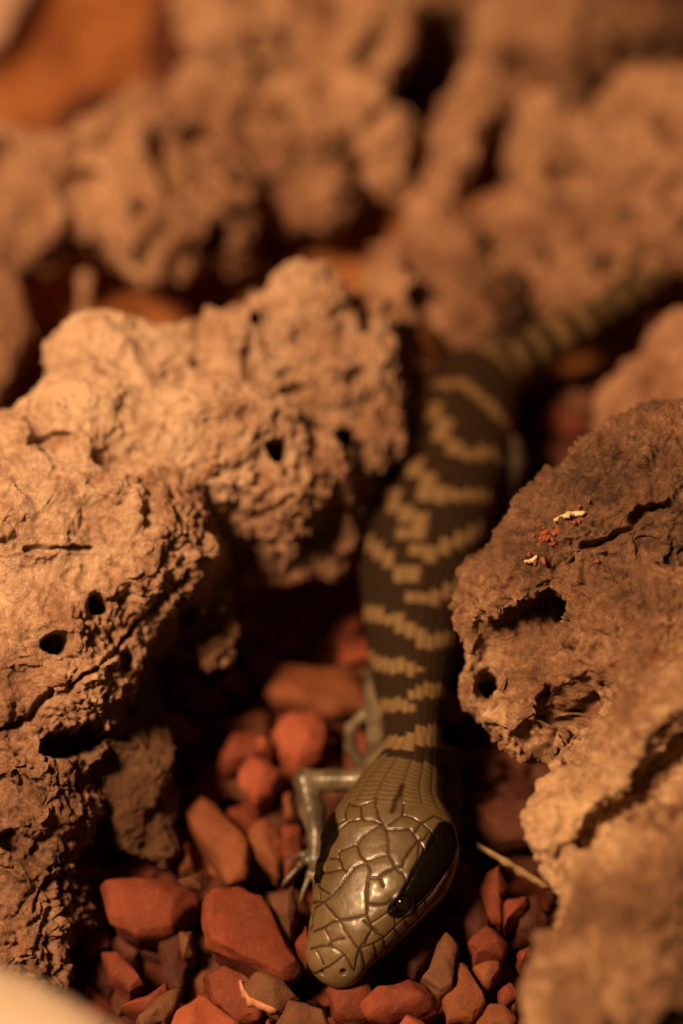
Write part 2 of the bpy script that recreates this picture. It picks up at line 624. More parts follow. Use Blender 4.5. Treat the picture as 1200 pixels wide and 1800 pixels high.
twig_nub = build_log('broken_twig', [(150, 490, 29.4, .11, .75, 145, 560, 28.9, .1), (-10, 500, 29.8, .35, .45, 50, 480, 29.9, .2)], [], 0.05, 1, WOOD_FAR, seed=35, rough=.3)
tag(twig_nub, 'short broken twig standing up behind the pale hump', 'twig')

near_wood = build_log('pale_wood_tip', [(-20, 1850, 17.2, .75, .95, 130, 1905, 17.0, .6)], [], 0.08, 1,
                      wood_material('cream_wood', (0.5, 0.4, 0.3), (0.62, 0.52, 0.42), (0.75, 0.64, 0.52)), seed=37, rough=.2)
tag(near_wood, 'cream rounded wood tip close to the lens, fully out of focus', 'wood')

# ------------------------------------------------------------------ lizard
LIGHT = np.array((0.18, 0.118, 0.056))
HEADC = np.array((0.088, 0.061, 0.026))
DARK = np.array((0.022, 0.014, 0.008))
SEAM = np.array((0.026, 0.012, 0.005))
BELLY = np.array((0.19, 0.155, 0.085))
# spine: px, py, z, half width, height above, height below, roll (deg), squareness
ST = np.array([
    (578, 1733, .50, .30, .24, .22, 6, 2.2), (585, 1705, .60, .33, .27, .27, 8, 2.3), (597, 1672, .72, .39, .31, .32, 10, 2.4), (621, 1623, .86, .53, .38, .40, 11, 2.5),
    (650, 1565, .99, .67, .44, .47, 11, 2.5), (678, 1510, 1.07, .79, .47, .52, 11, 2.5), (689, 1462, 1.12, .75, .47, .52, 10, 2.4), (698, 1413, 1.13, .56, .44, .48, 8, 2.3),
    (712, 1372, 1.12, .43, .40, .42, 5, 2.2), (722, 1335, 1.09, .335, .37, .38, 3, 2.1), (725, 1285, 1.06, .33, .36, .38, 2, 2.1), (722, 1200, 1.02, .45, .40, .42, 2, 2.1),
    (724, 1100, .98, .585, .46, .48, 3, 2.1), (734, 1000, .96, .735, .50, .52, 3, 2.1), (750, 900, .95, .81, .52, .54, 2, 2.1), (776, 800, .92, .83, .52, .54, 0, 2.1),
    (808, 720, .88, .74, .48, .52, 0, 2.1), (843, 668, .80, .58, .42, .46, 0, 2.1), (888, 637, .74, .40, .36, .38, 0, 2), (940, 612, .72, .315, .3, .31, 0, 2),
    (1000, 580, .72, .265, .25, .26, 0, 2), (1060, 545, .72, .22, .21, .21, 0, 2), (1130, 503, .7, .18, .17, .17, 0, 2), (1200, 455, .68, .15, .14, .14, 0, 2),
    (1280, 395, .6, .11, .11, .11, 0, 2), (1370, 330, .5, .06, .06, .06, 0, 2)], float)
ST[:, 2] -= 0.3
ctr = np.array([at_z(a[0], a[1], a[2]) for a in ST])
knot = np.concatenate([[0], np.cumsum(np.linalg.norm(np.diff(ctr, axis=0), axis=1))])


def hermite(x, xp, fp):
    m = np.empty_like(fp)
    d = np.diff(fp, axis=0) / np.diff(xp)[:, None]
    m[1:-1] = (d[1:] + d[:-1]) / 2
    m[0], m[-1] = d[0], d[-1]
    i = np.clip(np.searchsorted(xp, x, side='right') - 1, 0, len(xp) - 2)
    h = (xp[i + 1] - xp[i])[:, None]
    t = ((x - xp[i])[:, None]) / h
    return ((2 * t ** 3 - 3 * t ** 2 + 1) * fp[i] + (t ** 3 - 2 * t ** 2 + t) * h * m[i]
            + (-2 * t ** 3 + 3 * t ** 2) * fp[i + 1] + (t ** 3 - t ** 2) * h * m[i + 1])


LEN = knot[-1]
S_HEAD = knot[7] - .26                      # where the head shields give way to rows of scales
tip = 0.26
sv = np.concatenate([tip * (1 - np.cos(np.linspace(0.03, 1, 40) * math.pi / 2)), np.arange(tip + .009, S_HEAD + 1.2, .0095), np.arange(S_HEAD + 1.2, knot[17], .028),
                     np.arange(knot[17], LEN - .05, .04), LEN - .05 * (1 - np.linspace(0, .97, 8))])
NV = 400
prm = hermite(sv, knot, np.concatenate([ctr, ST[:, 3:]], 1))
cen = prm[:, :3]
T = unit(hermite(sv + .05, knot, ctr) - hermite(sv - .05, knot, ctr))
T[:40] = T[40]
R0 = unit(np.cross(T, np.array([0, 0, 1.0])))
U0 = np.cross(R0, T)
ro = np.radians(prm[:, 6])[:, None]
Uv = np.cos(ro) * U0 - np.sin(ro) * R0
Rv = np.cos(ro) * R0 + np.sin(ro) * U0
rnd = np.ones(len(sv))
mk = sv < tip
rnd[mk] = np.sqrt(np.maximum(1 - (1 - sv[mk] / tip) ** 2, 0))
mk = sv > LEN - .05
rnd[mk] = np.sqrt(np.maximum(1 - ((sv[mk] - LEN + .05) / .05) ** 2, 0))
ph = np.linspace(-math.pi, math.pi, NV, endpoint=False)
e = (2 / prm[:, 7])[:, None]
sn, cs = np.sin(ph)[None], np.cos(ph)[None]
xx = np.sign(sn) * np.abs(sn) ** e * (prm[:, 3] * rnd)[:, None]
yy = np.sign(cs) * np.abs(cs) ** e * np.where(cs > 0, (prm[:, 4] * rnd)[:, None], (prm[:, 5] * rnd)[:, None])
B = cen[:, None] + xx[..., None] * Rv[:, None] + yy[..., None] * Uv[:, None]
ns = len(sv)
base = B.reshape(-1, 3)
gs = np.repeat(sv, NV)
gph = np.tile(ph, ns)
grid = np.arange(ns * NV).reshape(ns, NV)
quads = np.stack([grid[:-1], grid[1:], np.roll(grid, -1, 1)[1:], np.roll(grid, -1, 1)[:-1]], -1).reshape(-1, 4)
caps = np.array([(ns * NV, a, b) for a, b in zip(grid[0], np.roll(grid[0], -1))] + [(ns * NV + 1, b, a) for a, b in zip(grid[-1], np.roll(grid[-1], -1))])
verts = np.concatenate([base, [cen[0], cen[-1]]])
body = mesh_from('lizard_body', verts, [quads, caps])
nor = get_no(body)[:len(base)]
if np.mean(np.einsum('ij,ij->i', nor[::50], (base - np.repeat(cen, NV, 0))[::50])) < 0:
    body.flip_normals()
    quads, caps = quads[:, ::-1], caps[:, ::-1]
    nor = -nor
pxy, dep = project(base)
facing = np.where(np.einsum('ij,ij->i', nor, unit(base - CAM)) < 0.15)[0]


def pick(x, y):
    d = np.hypot(pxy[facing, 0] - x, pxy[facing, 1] - y)
    return facing[np.argmin(d)]


def HC(pts):                                # head drawing coordinates (3x) to frame pixels
    return [(480 + a / 3, 1220 + b / 3) for a, b in pts]


SEAMS = [
    [(215, 1480), (290, 1440), (355, 1395), (380, 1380)], [(190, 1345), (250, 1330), (310, 1335), (360, 1365), (390, 1400), (425, 1455)], [(230, 1360), (265, 1430)],
    [(205, 1255), (270, 1230), (330, 1195), (370, 1190), (440, 1180), (490, 1170)], [(270, 1105), (310, 1150), (350, 1195), (380, 1250), (420, 1310), (455, 1345)],
    [(215, 1130), (270, 1095), (340, 1030), (390, 960), (430, 910), (490, 880)], [(490, 880), (510, 930), (500, 980), (490, 1050), (495, 1110), (490, 1170)],
    [(490, 1170), (512, 1205), (520, 1250), (455, 1345)], [(230, 1010), (270, 1040), (295, 1055)], [(235, 945), (300, 940), (360, 920), (385, 935)],
    [(290, 865), (340, 865), (355, 890), (365, 925)], [(345, 865), (350, 830), (390, 810), (440, 795), (480, 745), (540, 705), (575, 685)], [(440, 795), (460, 850), (485, 880)],
    [(575, 685), (600, 720), (605, 790), (607, 845)], [(490, 880), (540, 860), (607, 845)], [(607, 845), (630, 880), (645, 915), (680, 905), (690, 870), (740, 800), (765, 770)],
    [(645, 915), (580, 945), (555, 970), (510, 968)], [(560, 965), (580, 1010)], [(645, 915), (685, 950), (700, 985)],
    [(600, 715), (680, 715), (720, 710), (740, 740), (765, 770), (770, 810), (760, 880), (735, 930)], [(300, 770), (350, 710), (390, 675), (460, 660), (510, 665), (575, 685)],
    [(300, 770), (285, 850)], [(330, 690), (380, 660), (380, 620), (395, 575)], [(460, 585), (465, 640), (470, 660)], [(395, 575), (430, 590), (460, 585), (540, 560)],
    [(610, 690), (680, 640), (740, 655), (780, 680), (745, 725)], [(780, 680), (830, 720), (800, 760), (768, 772)], [(830, 720), (860, 765)], [(780, 680), (850, 640), (900, 660)],
    [(545, 545), (540, 590), (560, 660), (575, 685)], [(690, 580), (680, 640)], [(770, 770), (800, 830), (790, 850)], [(495, 1112), (600, 1108), (625, 1085)],
    [(515, 1210), (560, 1185), (610, 1150), (660, 1095), (690, 1050), (735, 960), (790, 850), (860, 765)], [(455, 1345), (480, 1410), (490, 1450)],
    [(470, 1340), (540, 1315), (590, 1285), (650, 1225), (700, 1180), (770, 1120), (830, 1060), (910, 940)], [(530, 1325), (545, 1365), (550, 1415)],
    [(580, 1290), (600, 1350)], [(640, 1240), (672, 1295)], [(690, 1190), (712, 1235)], [(745, 1140), (770, 1180)], [(800, 1090), (820, 1125)], [(520, 1250), (590, 1285)],
    [(500, 1455), (560, 1400), (650, 1310), (735, 1215), (830, 1110), (895, 1020), (950, 900)],
    [(270, 1240), (300, 1290), (305, 1335)], [(205, 1180), (222, 1130)], [(215, 1090), (270, 1100)],
    [(430, 1465), (440, 1400), (455, 1345)], [(600, 1150), (640, 1180), (650, 1225)],
]
A_, B_ = [], []
N_LATERAL = 33                              # seams from here on lie on the flank of the head and are mirrored to the other one


def refine(pl):
    out = []
    for (a, b), (c, d) in zip(pl[:-1], pl[1:]):
        n_ = max(1, int(np.hypot(c - a, d - b) / 7))
        for t in np.arange(n_) / n_:
            out.append((a + (c - a) * t, b + (d - b) * t))
    return out + [pl[-1]]


for k_, pl in enumerate(SEAMS):
    ids = [pick(*p) for p in refine(HC(pl))]
    Q = base[ids]
    A_ += list(Q[:-1])
    B_ += list(Q[1:])
    if k_ >= N_LATERAL:
        ii, jj = np.array(ids) // NV, np.array(ids) % NV
        Q = base[ii * NV + (NV - jj) % NV]
        A_ += list(Q[:-1])
        B_ += list(Q[1:])
head = np.where(gs < S_HEAD + .25)[0]
dist = np.full(len(base), 9.0)
dist[head] = seg_dist(base[head], np.array(A_), np.array(B_))
seam_w = 1 + 0.35 * perlin(base, 5, 3)
shield = sstep(S_HEAD + .04, S_HEAD - .06, gs - 0.05 * np.abs(gph))   # 1 on the head shields
shield = np.where(np.abs(gph) > 2.0, sstep(S_HEAD + .1, S_HEAD - .4, gs), shield)
groove = np.exp(-(dist / (.0108 * seam_w)) ** 2) * sstep(S_HEAD + .25, S_HEAD + .1, gs)
pillow = np.exp(-(dist / .05) ** 2) * sstep(S_HEAD + .2, S_HEAD, gs)
# rows of body scales
NCOL = np.where(gs < knot[9] + .12, 18.0, 26.0)
rowlen = np.interp(sv, [0, S_HEAD, knot[10], knot[14], knot[18], LEN], [.06, .055, .062, .095, .08, .04])
rowpos = np.concatenate([[0], np.cumsum(np.diff(sv) / ((rowlen[1:] + rowlen[:-1]) / 2))])
u = gph / (2 * math.pi) * NCOL + .5
fu = u - np.floor(u)
v = np.repeat(rowpos, NV) - 0.35 * (2 * fu - 1) ** 2
row = np.floor(v)
fv = v - row
colc = (np.floor(u) + .5 - .5) / NCOL * 2 * math.pi
srow = np.interp(row + .5, rowpos, sv)
rad = np.interp(gs, sv, (prm[:, 3] + prm[:, 4]) / 2)
cellw = rad * 2 * math.pi / NCOL
cu = np.minimum(fu, 1 - fu) * cellw
cv = np.minimum(fv, 1 - fv) * np.repeat(rowlen, NV)
sgroove = np.maximum(np.exp(-(cu / .011) ** 2), .8 * np.exp(-(cv / .010) ** 2)) * (1 - shield)
sbulge = (1 - (2 * fu - 1) ** 2) * .010 * np.minimum(1, rad / .4) + .007 * (fv - .5)
disp = -.014 * groove - .005 * pillow + (1 - shield) * (.7 * sbulge - .006 * sgroove)
disp += .004 * fbm(base, 6, 2, 5) * shield


def bands():
    """pale cross bars as drawn by the photograph: pixel polylines and half widths in cm"""
    return [
        ([(685, 1306), (712, 1308)], .15), ([(738, 1296), (768, 1294)], .17), ([(672, 1243), (716, 1244)], .12), ([(728, 1222), (776, 1216)], .12),
        ([(650, 1160), (676, 1172)], .13), ([(690, 1172), (722, 1174)], .14), ([(646, 1078), (676, 1088)], .12), ([(698, 1094), (722, 1110), (748, 1130)], .14),
        ([(766, 1128), (800, 1122)], .13), ([(640, 945), (662, 970), (684, 992)], .11), ([(700, 1010), (730, 1012)], .15), ([(728, 1050), (750, 1054)], .12),
        ([(766, 1054), (800, 1034), (830, 1018)], .11), ([(672, 850), (690, 880), (706, 898)], .11), ([(720, 905), (734, 925), (722, 940)], .15),
        ([(728, 972), (756, 980)], .11), ([(764, 972), (800, 956), (845, 932)], .11), ([(700, 765), (722, 805), (742, 840), (762, 882)], .12), ([(766, 874), (853, 872)], .13),
        ([(742, 695), (766, 730), (784, 770), (806, 800)], .12), ([(808, 802), (862, 798)], .12), ([(765, 678), (812, 674), (848, 702), (880, 738)], .12),
    ]


cs_, cp_ = srow, colc
light = np.zeros(len(base))
radc = np.interp(cs_, sv, (prm[:, 3] + prm[:, 4]) / 2)
for pl, w in bands():
    ids = [pick(*p) for p in pl]
    pp = [(gs[i], gph[i]) for i in ids]
    if abs(pp[0][1]) > .75 and pp[0][1] < 0:
        pp.insert(0, (pp[0][0] + .15, -2.1))
    if pp[-1][1] > .75:
        pp.append((pp[-1][0] + .1, 2.1))
    d = np.full(len(base), 9.0)
    for (s0, p0), (s1, p1) in zip(pp[:-1], pp[1:]):
        ax, ay = s1 - s0, (p1 - p0) * .55
        bx, by = cs_ - s0, (cp_ - p0) * radc
        ay = (p1 - p0) * radc
        t = np.clip((bx * ax + by * ay) / (ax * ax + ay * ay + 1e-9), 0, 1)
        d = np.minimum(d, np.hypot(bx - t * ax, by - t * ay))
    light = np.maximum(light, (d < w * .74).astype(float))
tail_m = gs > knot[17] + .1
tail_phase = (cs_ - knot[17]) / np.interp(cs_, [knot[17], LEN], [.46, .36])
light = np.where(tail_m, ((tail_phase % 1) < .48) * 1.0, light)
light = np.where(np.abs(cp_) > 2.25, .8, light)
neck_px = np.interp(gs, knot, ST[:, 1])
s_nape = gs[pick(718, 1342)]
nape = (cs_ < s_nape + .03 + .09 * np.abs(cp_)) * 1.0
light = np.maximum(light, nape)
dk = [pick(*p) for p in refine([(721, 1344), (712, 1368), (700, 1398), (688, 1426)])]
dnape = seg_dist(base[head], base[dk][:-1], base[dk][1:])
tmp = np.full(len(base), 9.0)
tmp[head] = dnape
nstripe = np.exp(-(tmp / .035) ** 4)
col = DARK + (LIGHT - DARK) * light[:, None]
col = np.where((nape > .5)[:, None], HEADC * 1.05, col)
hv = np.exp(0.16 * fbm(base, 1.6, 3, 8))
headcol = HEADC * hv[:, None]
snout = sstep(.95, .2, gs)[:, None]
headcol = headcol * (1 - snout * .35) + snout * .35 * np.array((.23, .16, .088))
col = col * (1 - shield[:, None]) + headcol * shield[:, None]
col = col * (1 - .62 * sgroove[:, None] * light[:, None]) + DARK * .62 * (sgroove * light)[:, None]
g1 = np.clip(groove * 1.3, 0, .95)[:, None]
col = col * (1 - g1) + SEAM * g1
n1 = np.clip(nstripe, 0, 1)[:, None]
col = col * (1 - n1) + DARK * n1
# dark stripe behind the eye, on both sides of the head
stripe = refine(HC([(655, 1130), (700, 1095), (760, 1020), (830, 920), (885, 830), (930, 760)]))
wid = np.linspace(.11, .25, len(stripe))
wid[-6:] *= np.linspace(1, .8, 6)
ids = np.array([pick(*p) for p in stripe])
sd_ = np.full(len(base), 9.0)
for i, w in zip(ids, wid):
    for j in (i, (i // NV) * NV + (NV - i % NV) % NV):
        sd_[head] = np.minimum(sd_[head], np.linalg.norm(base[head] - base[j], axis=1) / w)
st_ = sstep(1.06, .88, sd_ + .1 * perlin(base, 4, 2))[:, None]
col = col * (1 - st_) + DARK * .22 * st_
# nostrils and mouth
for x, y, r in ((370, 1470, .034), (258, 1475, .026)):
    c = base[pick(*HC([(x, y)])[0])]
    d = np.linalg.norm(base - c, axis=1)
    w = np.exp(-(d / r) ** 4)
    disp -= .06 * w
    col = col * (1 - w[:, None]) + DARK * .4 * w[:, None]
under = sstep(1.9, 2.4, np.abs(gph))[:, None] * sstep(S_HEAD + .6, S_HEAD, gs)[:, None]
col = col * (1 - under) + BELLY * under
eye_ids = [pick(*HC([(690, 1112)])[0])]
eye_ids.append((eye_ids[0] // NV) * NV + (NV - eye_ids[0] % NV) % NV)
for i in eye_ids:
    d = np.linalg.norm(base - base[i], axis=1)
    disp += .022 * np.exp(-((d - .115) / .025) ** 2) - .05 * np.exp(-(d / .09) ** 2)
skin_pts = base + nor * disp[:, None]
verts = np.concatenate([skin_pts, [cen[0], cen[-1]]])
bpy.data.meshes.remove(body)
allcol = np.concatenate([col, HEADC[None], DARK[None]])


# limbs: one fused surface each, then united with the trunk
def limb(chains, res=.022, k=.05):
    segs = []
    for ch in chains:
        pts = [at_z(a, b, c - .35 * max(c, 0)) for a, b, c, _ in ch]
        segs += [(p0, ch[i][3], p1, ch[i + 1][3]) for i, (p0, p1) in enumerate(zip(pts[:-1], pts[1:]))]
    lo = np.min([np.minimum(s[0] - s[1], s[2] - s[3]) for s in segs], 0) - .1
    hi = np.max([np.maximum(s[0] + s[1], s[2] + s[3]) for s in segs], 0) + .1
    n = np.ceil((hi - lo) / res).astype(int) + 1
    g = np.stack(np.meshgrid(*[lo[i] + res * np.arange(n[i]) for i in range(3)], indexing='ij'), -1).reshape(-1, 3)
    m = np.full(len(g), 9.0)
    for a, r0, b_, r1 in segs:
        ab = b_ - a
        t = np.clip(((g - a) @ ab) / max(ab @ ab, 1e-9), 0, 1)
        d = np.linalg.norm(g - a - t[:, None] * ab, axis=1) - (r0 + (r1 - r0) * t)
        m = np.minimum(m, d) - np.maximum(k - np.abs(m - d), 0) ** 2 / (4 * k)
    near = np.abs(m) < .1
    d1, d2 = worley(g[near], 9, 3)
    m[near] += .006 * sstep(.12, 0, d2 - d1)
    return surface_nets(m.reshape(n), lo, res)


FRONT_L = [[(690, 1330, .85, .2), (640, 1372, .72, .155), (585, 1372, .66, .13), (536, 1372, .6, .125)], [(536, 1372, .6, .145), (549, 1425, .45, .15), (556, 1470, .3, .1), (555, 1500, .22, .09)],
           [(553, 1500, .2, .06), (528, 1520, .18, .036), (503, 1547, .06, .026)], [(555, 1503, .2, .06), (545, 1535, .2, .036), (531, 1572, .06, .026)],
           [(560, 1505, .2, .06), (556, 1540, .2, .034), (552, 1578, .08, .024)], [(560, 1500, .2, .06), (572, 1535, .2, .032), (576, 1560, .1, .022)], [(552, 1495, .2, .05), (528, 1502, .18, .03), (512, 1512, .1, .022)],
           [(662, 1200, .72, .16), (664, 1290, .66, .13), (655, 1365, .66, .14)], [(652, 1245, .55, .09), (616, 1280, .42, .07), (616, 1315, .42, .07), (640, 1352, .5, .09)]]
FRONT_R = [[(735, 1330, .85, .2), (765, 1325, .5, .15), (788, 1330, .25, .13)], [(788, 1330, .25, .13), (792, 1380, .05, .11), (798, 1420, -.1, .08)],
           [(798, 1420, -.1, .055), (806, 1455, -.15, .035), (812, 1485, -.25, .024)], [(798, 1420, -.1, .055), (796, 1460, -.15, .035), (794, 1492, -.25, .024)],
           [(798, 1420, -.1, .055), (785, 1450, -.15, .035), (776, 1472, -.25, .024)], [(798, 1420, -.1, .05), (815, 1440, -.15, .032), (826, 1458, -.25, .022)], [(798, 1416, -.1, .05), (782, 1428, -.15, .03), (770, 1440, -.22, .022)]]
HIND_R = [[(840, 745, .75, .28), (890, 790, .68, .2), (898, 815, .6, .17)], [(898, 815, .6, .17), (886, 880, .3, .12), (884, 920, .05, .085)],
          [(884, 920, .05, .07), (905, 955, 0, .04), (915, 990, -.15, .026)], [(884, 920, .05, .07), (890, 965, 0, .04), (890, 1005, -.15, .026)],
          [(884, 920, .05, .07), (873, 960, 0, .04), (866, 990, -.15, .026)], [(884, 920, .05, .06), (918, 935, 0, .036), (936, 955, -.15, .024)], [(884, 916, .05, .06), (862, 930, 0, .036), (850, 945, -.15, .024)]]
HIND_L = [[(780, 735, .7, .26), (700, 742, .45, .19), (672, 752, .35, .16)], [(672, 752, .35, .16), (668, 820, .1, .12), (672, 860, -.1, .085)],
          [(672, 860, -.1, .07), (660, 900, -.15, .04), (652, 925, -.25, .026)], [(672, 860, -.1, .07), (675, 905, -.15, .04), (676, 935, -.25, .026)],
          [(672, 860, -.1, .07), (690, 895, -.15, .04), (700, 915, -.25, .026)], [(672, 860, -.1, .06), (645, 880, -.15, .036), (630, 895, -.25, .024)], [(672, 856, -.1, .06), (696, 868, -.15, .036), (708, 880, -.25, .024)]]
N = Nodes('lizard_skin')
c = N.attr('skin_color', 'Color')
c = N.mix(0.35, c, N.ramp(N.noise(12, 3), [(0.3, (0.55, 0.55, 0.55)), (0.7, (1, 1, 1))]), 'MULTIPLY')
N.bump(N.noise(22, 4, 0.6), 0.25, 0.012)
SKIN = N.done(c, 0.40, 0.33)
lum = N.n('ShaderNodeRGBToBW')
N.l(N.attr('skin_color', 'Color'), lum.inputs[0])
N.l(N.math('MINIMUM', N.math('MULTIPLY', lum.outputs[0], 7.0), 0.36), N.b.inputs['Specular IOR Level'])    # dark skin is duller
N.l(N.math('MINIMUM', N.math('MULTIPLY', lum.outputs[0], 3.0), 0.18), N.b.inputs['Coat Weight'])
N.b.inputs['Coat Roughness'].default_value = 0.14
body = mesh_from('lizard_body', verts, [quads, caps])
lizard = link('lizard', body, SKIN)
tools = []
LIMB_COL = np.array((.11, .088, .056))
src_p, src_c = [verts], [allcol]
for ch in (FRONT_L, FRONT_R, HIND_R, HIND_L):
    lv, lq = limb(ch)
    tools.append(link('tmp_limb', mesh_from('tmp_limb', lv, lq)))
    mott = sstep(-.15, .25, perlin(lv, 3.2, 6))[:, None]
    src_p.append(lv)
    src_c.append(LIMB_COL * (.55 + .55 * mott))
for t_ in tools:
    mod = lizard.modifiers.new('u', 'BOOLEAN')
    mod.operation = 'UNION'
    mod.solver = 'MANIFOLD'
    mod.object = t_
fused = bpy.data.meshes.new_from_object(lizard.evaluated_get(bpy.context.evaluated_depsgraph_get()))
print('LIZARD verts', len(body.vertices), '->', len(fused.vertices))
lizard.modifiers.clear()
lizard.data = fused
for t_ in tools:
    bpy.data.objects.remove(t_)
bpy.data.meshes.remove(body)
fused.shade_smooth()
# carry the skin colours over: the original vertices keep their places
fp = get_co(fused)
sp, scol = np.concatenate(src_p), np.concatenate(src_c)
from mathutils.kdtree import KDTree
key = lambda P: [tuple(r) for r in np.round(P * 500).astype(np.int64)]
table = {}
for kx, i in zip(key(sp), range(len(sp))):
    table[kx] = i
idx = np.array([table.get(kx, -1) for kx in key(fp)])
miss = np.where(idx < 0)[0]
print('LIZARD unmatched', len(miss))
if len(miss):
    kd = KDTree(len(sp))
    for i, p in enumerate(sp):
        kd.insert(p, i)
    kd.balance()
    for i in miss:
        idx[i] = kd.find(fp[i])[1]
add_color(fused, 'skin_color', scol[idx])
root = recenter(lizard)
tag(lizard, 'banded brown and tan young skink creeping head first over red gravel', 'lizard')

N = Nodes('dark_eye')
EYE = N.done(N.ramp(N.noise(14, 2), [(0.3, (0.004, 0.003, 0.002)), (0.8, (0.012, 0.007, 0.004))]), 0.08, 0.6)
N = Nodes('horn_claw')
CLAW = N.done(N.ramp(N.noise(10, 2), [(0.3, (0.10, 0.07, 0.045)), (0.8, (0.25, 0.19, 0.13))]), 0.3, 0.5)


def ball(name, c, r, m, parent, seg=32):
    bm = bmesh.new()
    bmesh.ops.create_uvsphere(bm, u_segments=seg, v_segments=seg // 2, radius=r * CM)
    me = bpy.data.meshes.new(name)
    bm.to_mesh(me)
    bm.free()
    me.shade_smooth()
    o = link(name, me, m, parent)
    o.location = Vector((c - root) * CM)
    return o


for i in eye_ids:
    o = ball('eye', base[i] - nor[i] * .085, .105, EYE, lizard)
    o['label'] = 'glossy black eye in the dark head stripe'


def claw(p0, p1, parent):
    d = unit(p1 - p0)
    side = unit(np.cross(d, [0, 0, 1.0]))
    upv = np.cross(side, d)
    vs, fs = [], []
    n_, m_ = 7, 8
    for i in range(n_):
        t = i / (n_ - 1)
        c = p1 + d * .085 * t - np.array([0, 0, 1]) * .05 * t * t
        r = .022 * (1 - t) ** .8 + .001
        for j in range(m_):
            a = 2 * math.pi * j / m_
            vs.append(c + side * r * math.cos(a) + upv * r * math.sin(a))
    for i in range(n_ - 1):
        for j in range(m_):
            fs.append((i * m_ + j, i * m_ + (j + 1) % m_, (i + 1) * m_ + (j + 1) % m_, (i + 1) * m_ + j))
    return link('claw', mesh_from('claw', np.array(vs) - root, np.array(fs)), CLAW, parent)


for chs in (FRONT_L, FRONT_R, HIND_R, HIND_L):
    for ch in chs[2:7]:
        (x0, y0, z0, _), (x1, y1, z1, _) = ch[1:3]
        claw(at_z(x0, y0, z0 - .35 * max(z0, 0)), at_z(x1, y1, z1 - .35 * max(z1, 0)), lizard)


# ------------------------------------------------------------------ gravel
def chip_material(name, a, b, dust):
    N = Nodes(name)
    c = N.ramp(N.noise(2.2, 5, 0.6), [(0.3, a), (0.72, b)])
    sp = N.ramp(N.noise(16, 3, 0.6), [(0.55, (0, 0, 0)), (0.8, (1, 1, 1))])
    c = N.mix(N.math('MULTIPLY', sp, 0.35), c, dust)
    N.bump(N.math('ADD', N.noise(9, 6, 0.7), N.math('MULTIPLY', N.noise(40, 3), .4)), 0.7, 0.03)
    return N.done(c, 0.75, 0.3)


CH = {'red': chip_material('rust_red_chip', (0.098, 0.021, 0.010), (0.211, 0.047, 0.020), (0.257, 0.094, 0.047)),
      'bright': chip_material('bright_red_chip', (0.195, 0.045, 0.022), (0.312, 0.082, 0.043), (0.359, 0.140, 0.086)),
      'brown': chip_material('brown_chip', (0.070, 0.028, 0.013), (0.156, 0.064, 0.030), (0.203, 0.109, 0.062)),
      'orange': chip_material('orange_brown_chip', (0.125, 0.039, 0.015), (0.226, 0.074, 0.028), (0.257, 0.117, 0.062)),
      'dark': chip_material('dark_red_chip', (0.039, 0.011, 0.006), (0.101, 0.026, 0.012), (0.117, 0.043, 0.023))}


def rock_mesh(name, pts, seed, bev=.014, detail=2, amp=.04):
    bm = bmesh.new()
    for p in pts:
        bm.verts.new(Vector(p))
    r = bmesh.ops.convex_hull(bm, input=bm.verts[:])
    bmesh.ops.delete(bm, geom=[g for g in set(r['geom_interior'] + r['geom_unused']) if isinstance(g, bmesh.types.BMVert)], context='VERTS')
    bmesh.ops.dissolve_limit(bm, angle_limit=math.radians(9), verts=bm.verts[:], edges=bm.edges[:])
    bmesh.ops.bevel(bm, geom=bm.edges[:], offset=bev, segments=1, affect='EDGES', clamp_overlap=True)
    bmesh.ops.triangulate(bm, faces=bm.faces[:])
    for _ in range(detail):
        long = [e for e in bm.edges if e.calc_length() > .11]
        if long:
            bmesh.ops.subdivide_edges(bm, edges=long, cuts=1)
            bmesh.ops.triangulate(bm, faces=[f for f in bm.faces if len(f.verts) > 3])
    bmesh.ops.remove_doubles(bm, verts=bm.verts[:], dist=.002)
    bmesh.ops.recalc_face_normals(bm, faces=bm.faces[:])
    bm.normal_update()
    P = np.array([v.co[:] for v in bm.verts])
    Nn = np.array([v.normal[:] for v in bm.verts])
    d = amp * (fbm(P + seed * 3.3, 2.6, 3, seed % 50) - .6 * sstep(.3, .8, perlin(P + seed, 4.5, seed % 40)))
    for v, p in zip(bm.verts, P + Nn * d[:, None]):
        v.co = Vector(p) * CM
    me = bpy.data.meshes.new(name)
    bm.to_mesh(me)
    bm.free()
    me.shade_smooth()
    me.set_sharp_from_angle(angle=math.radians(38))
    return me


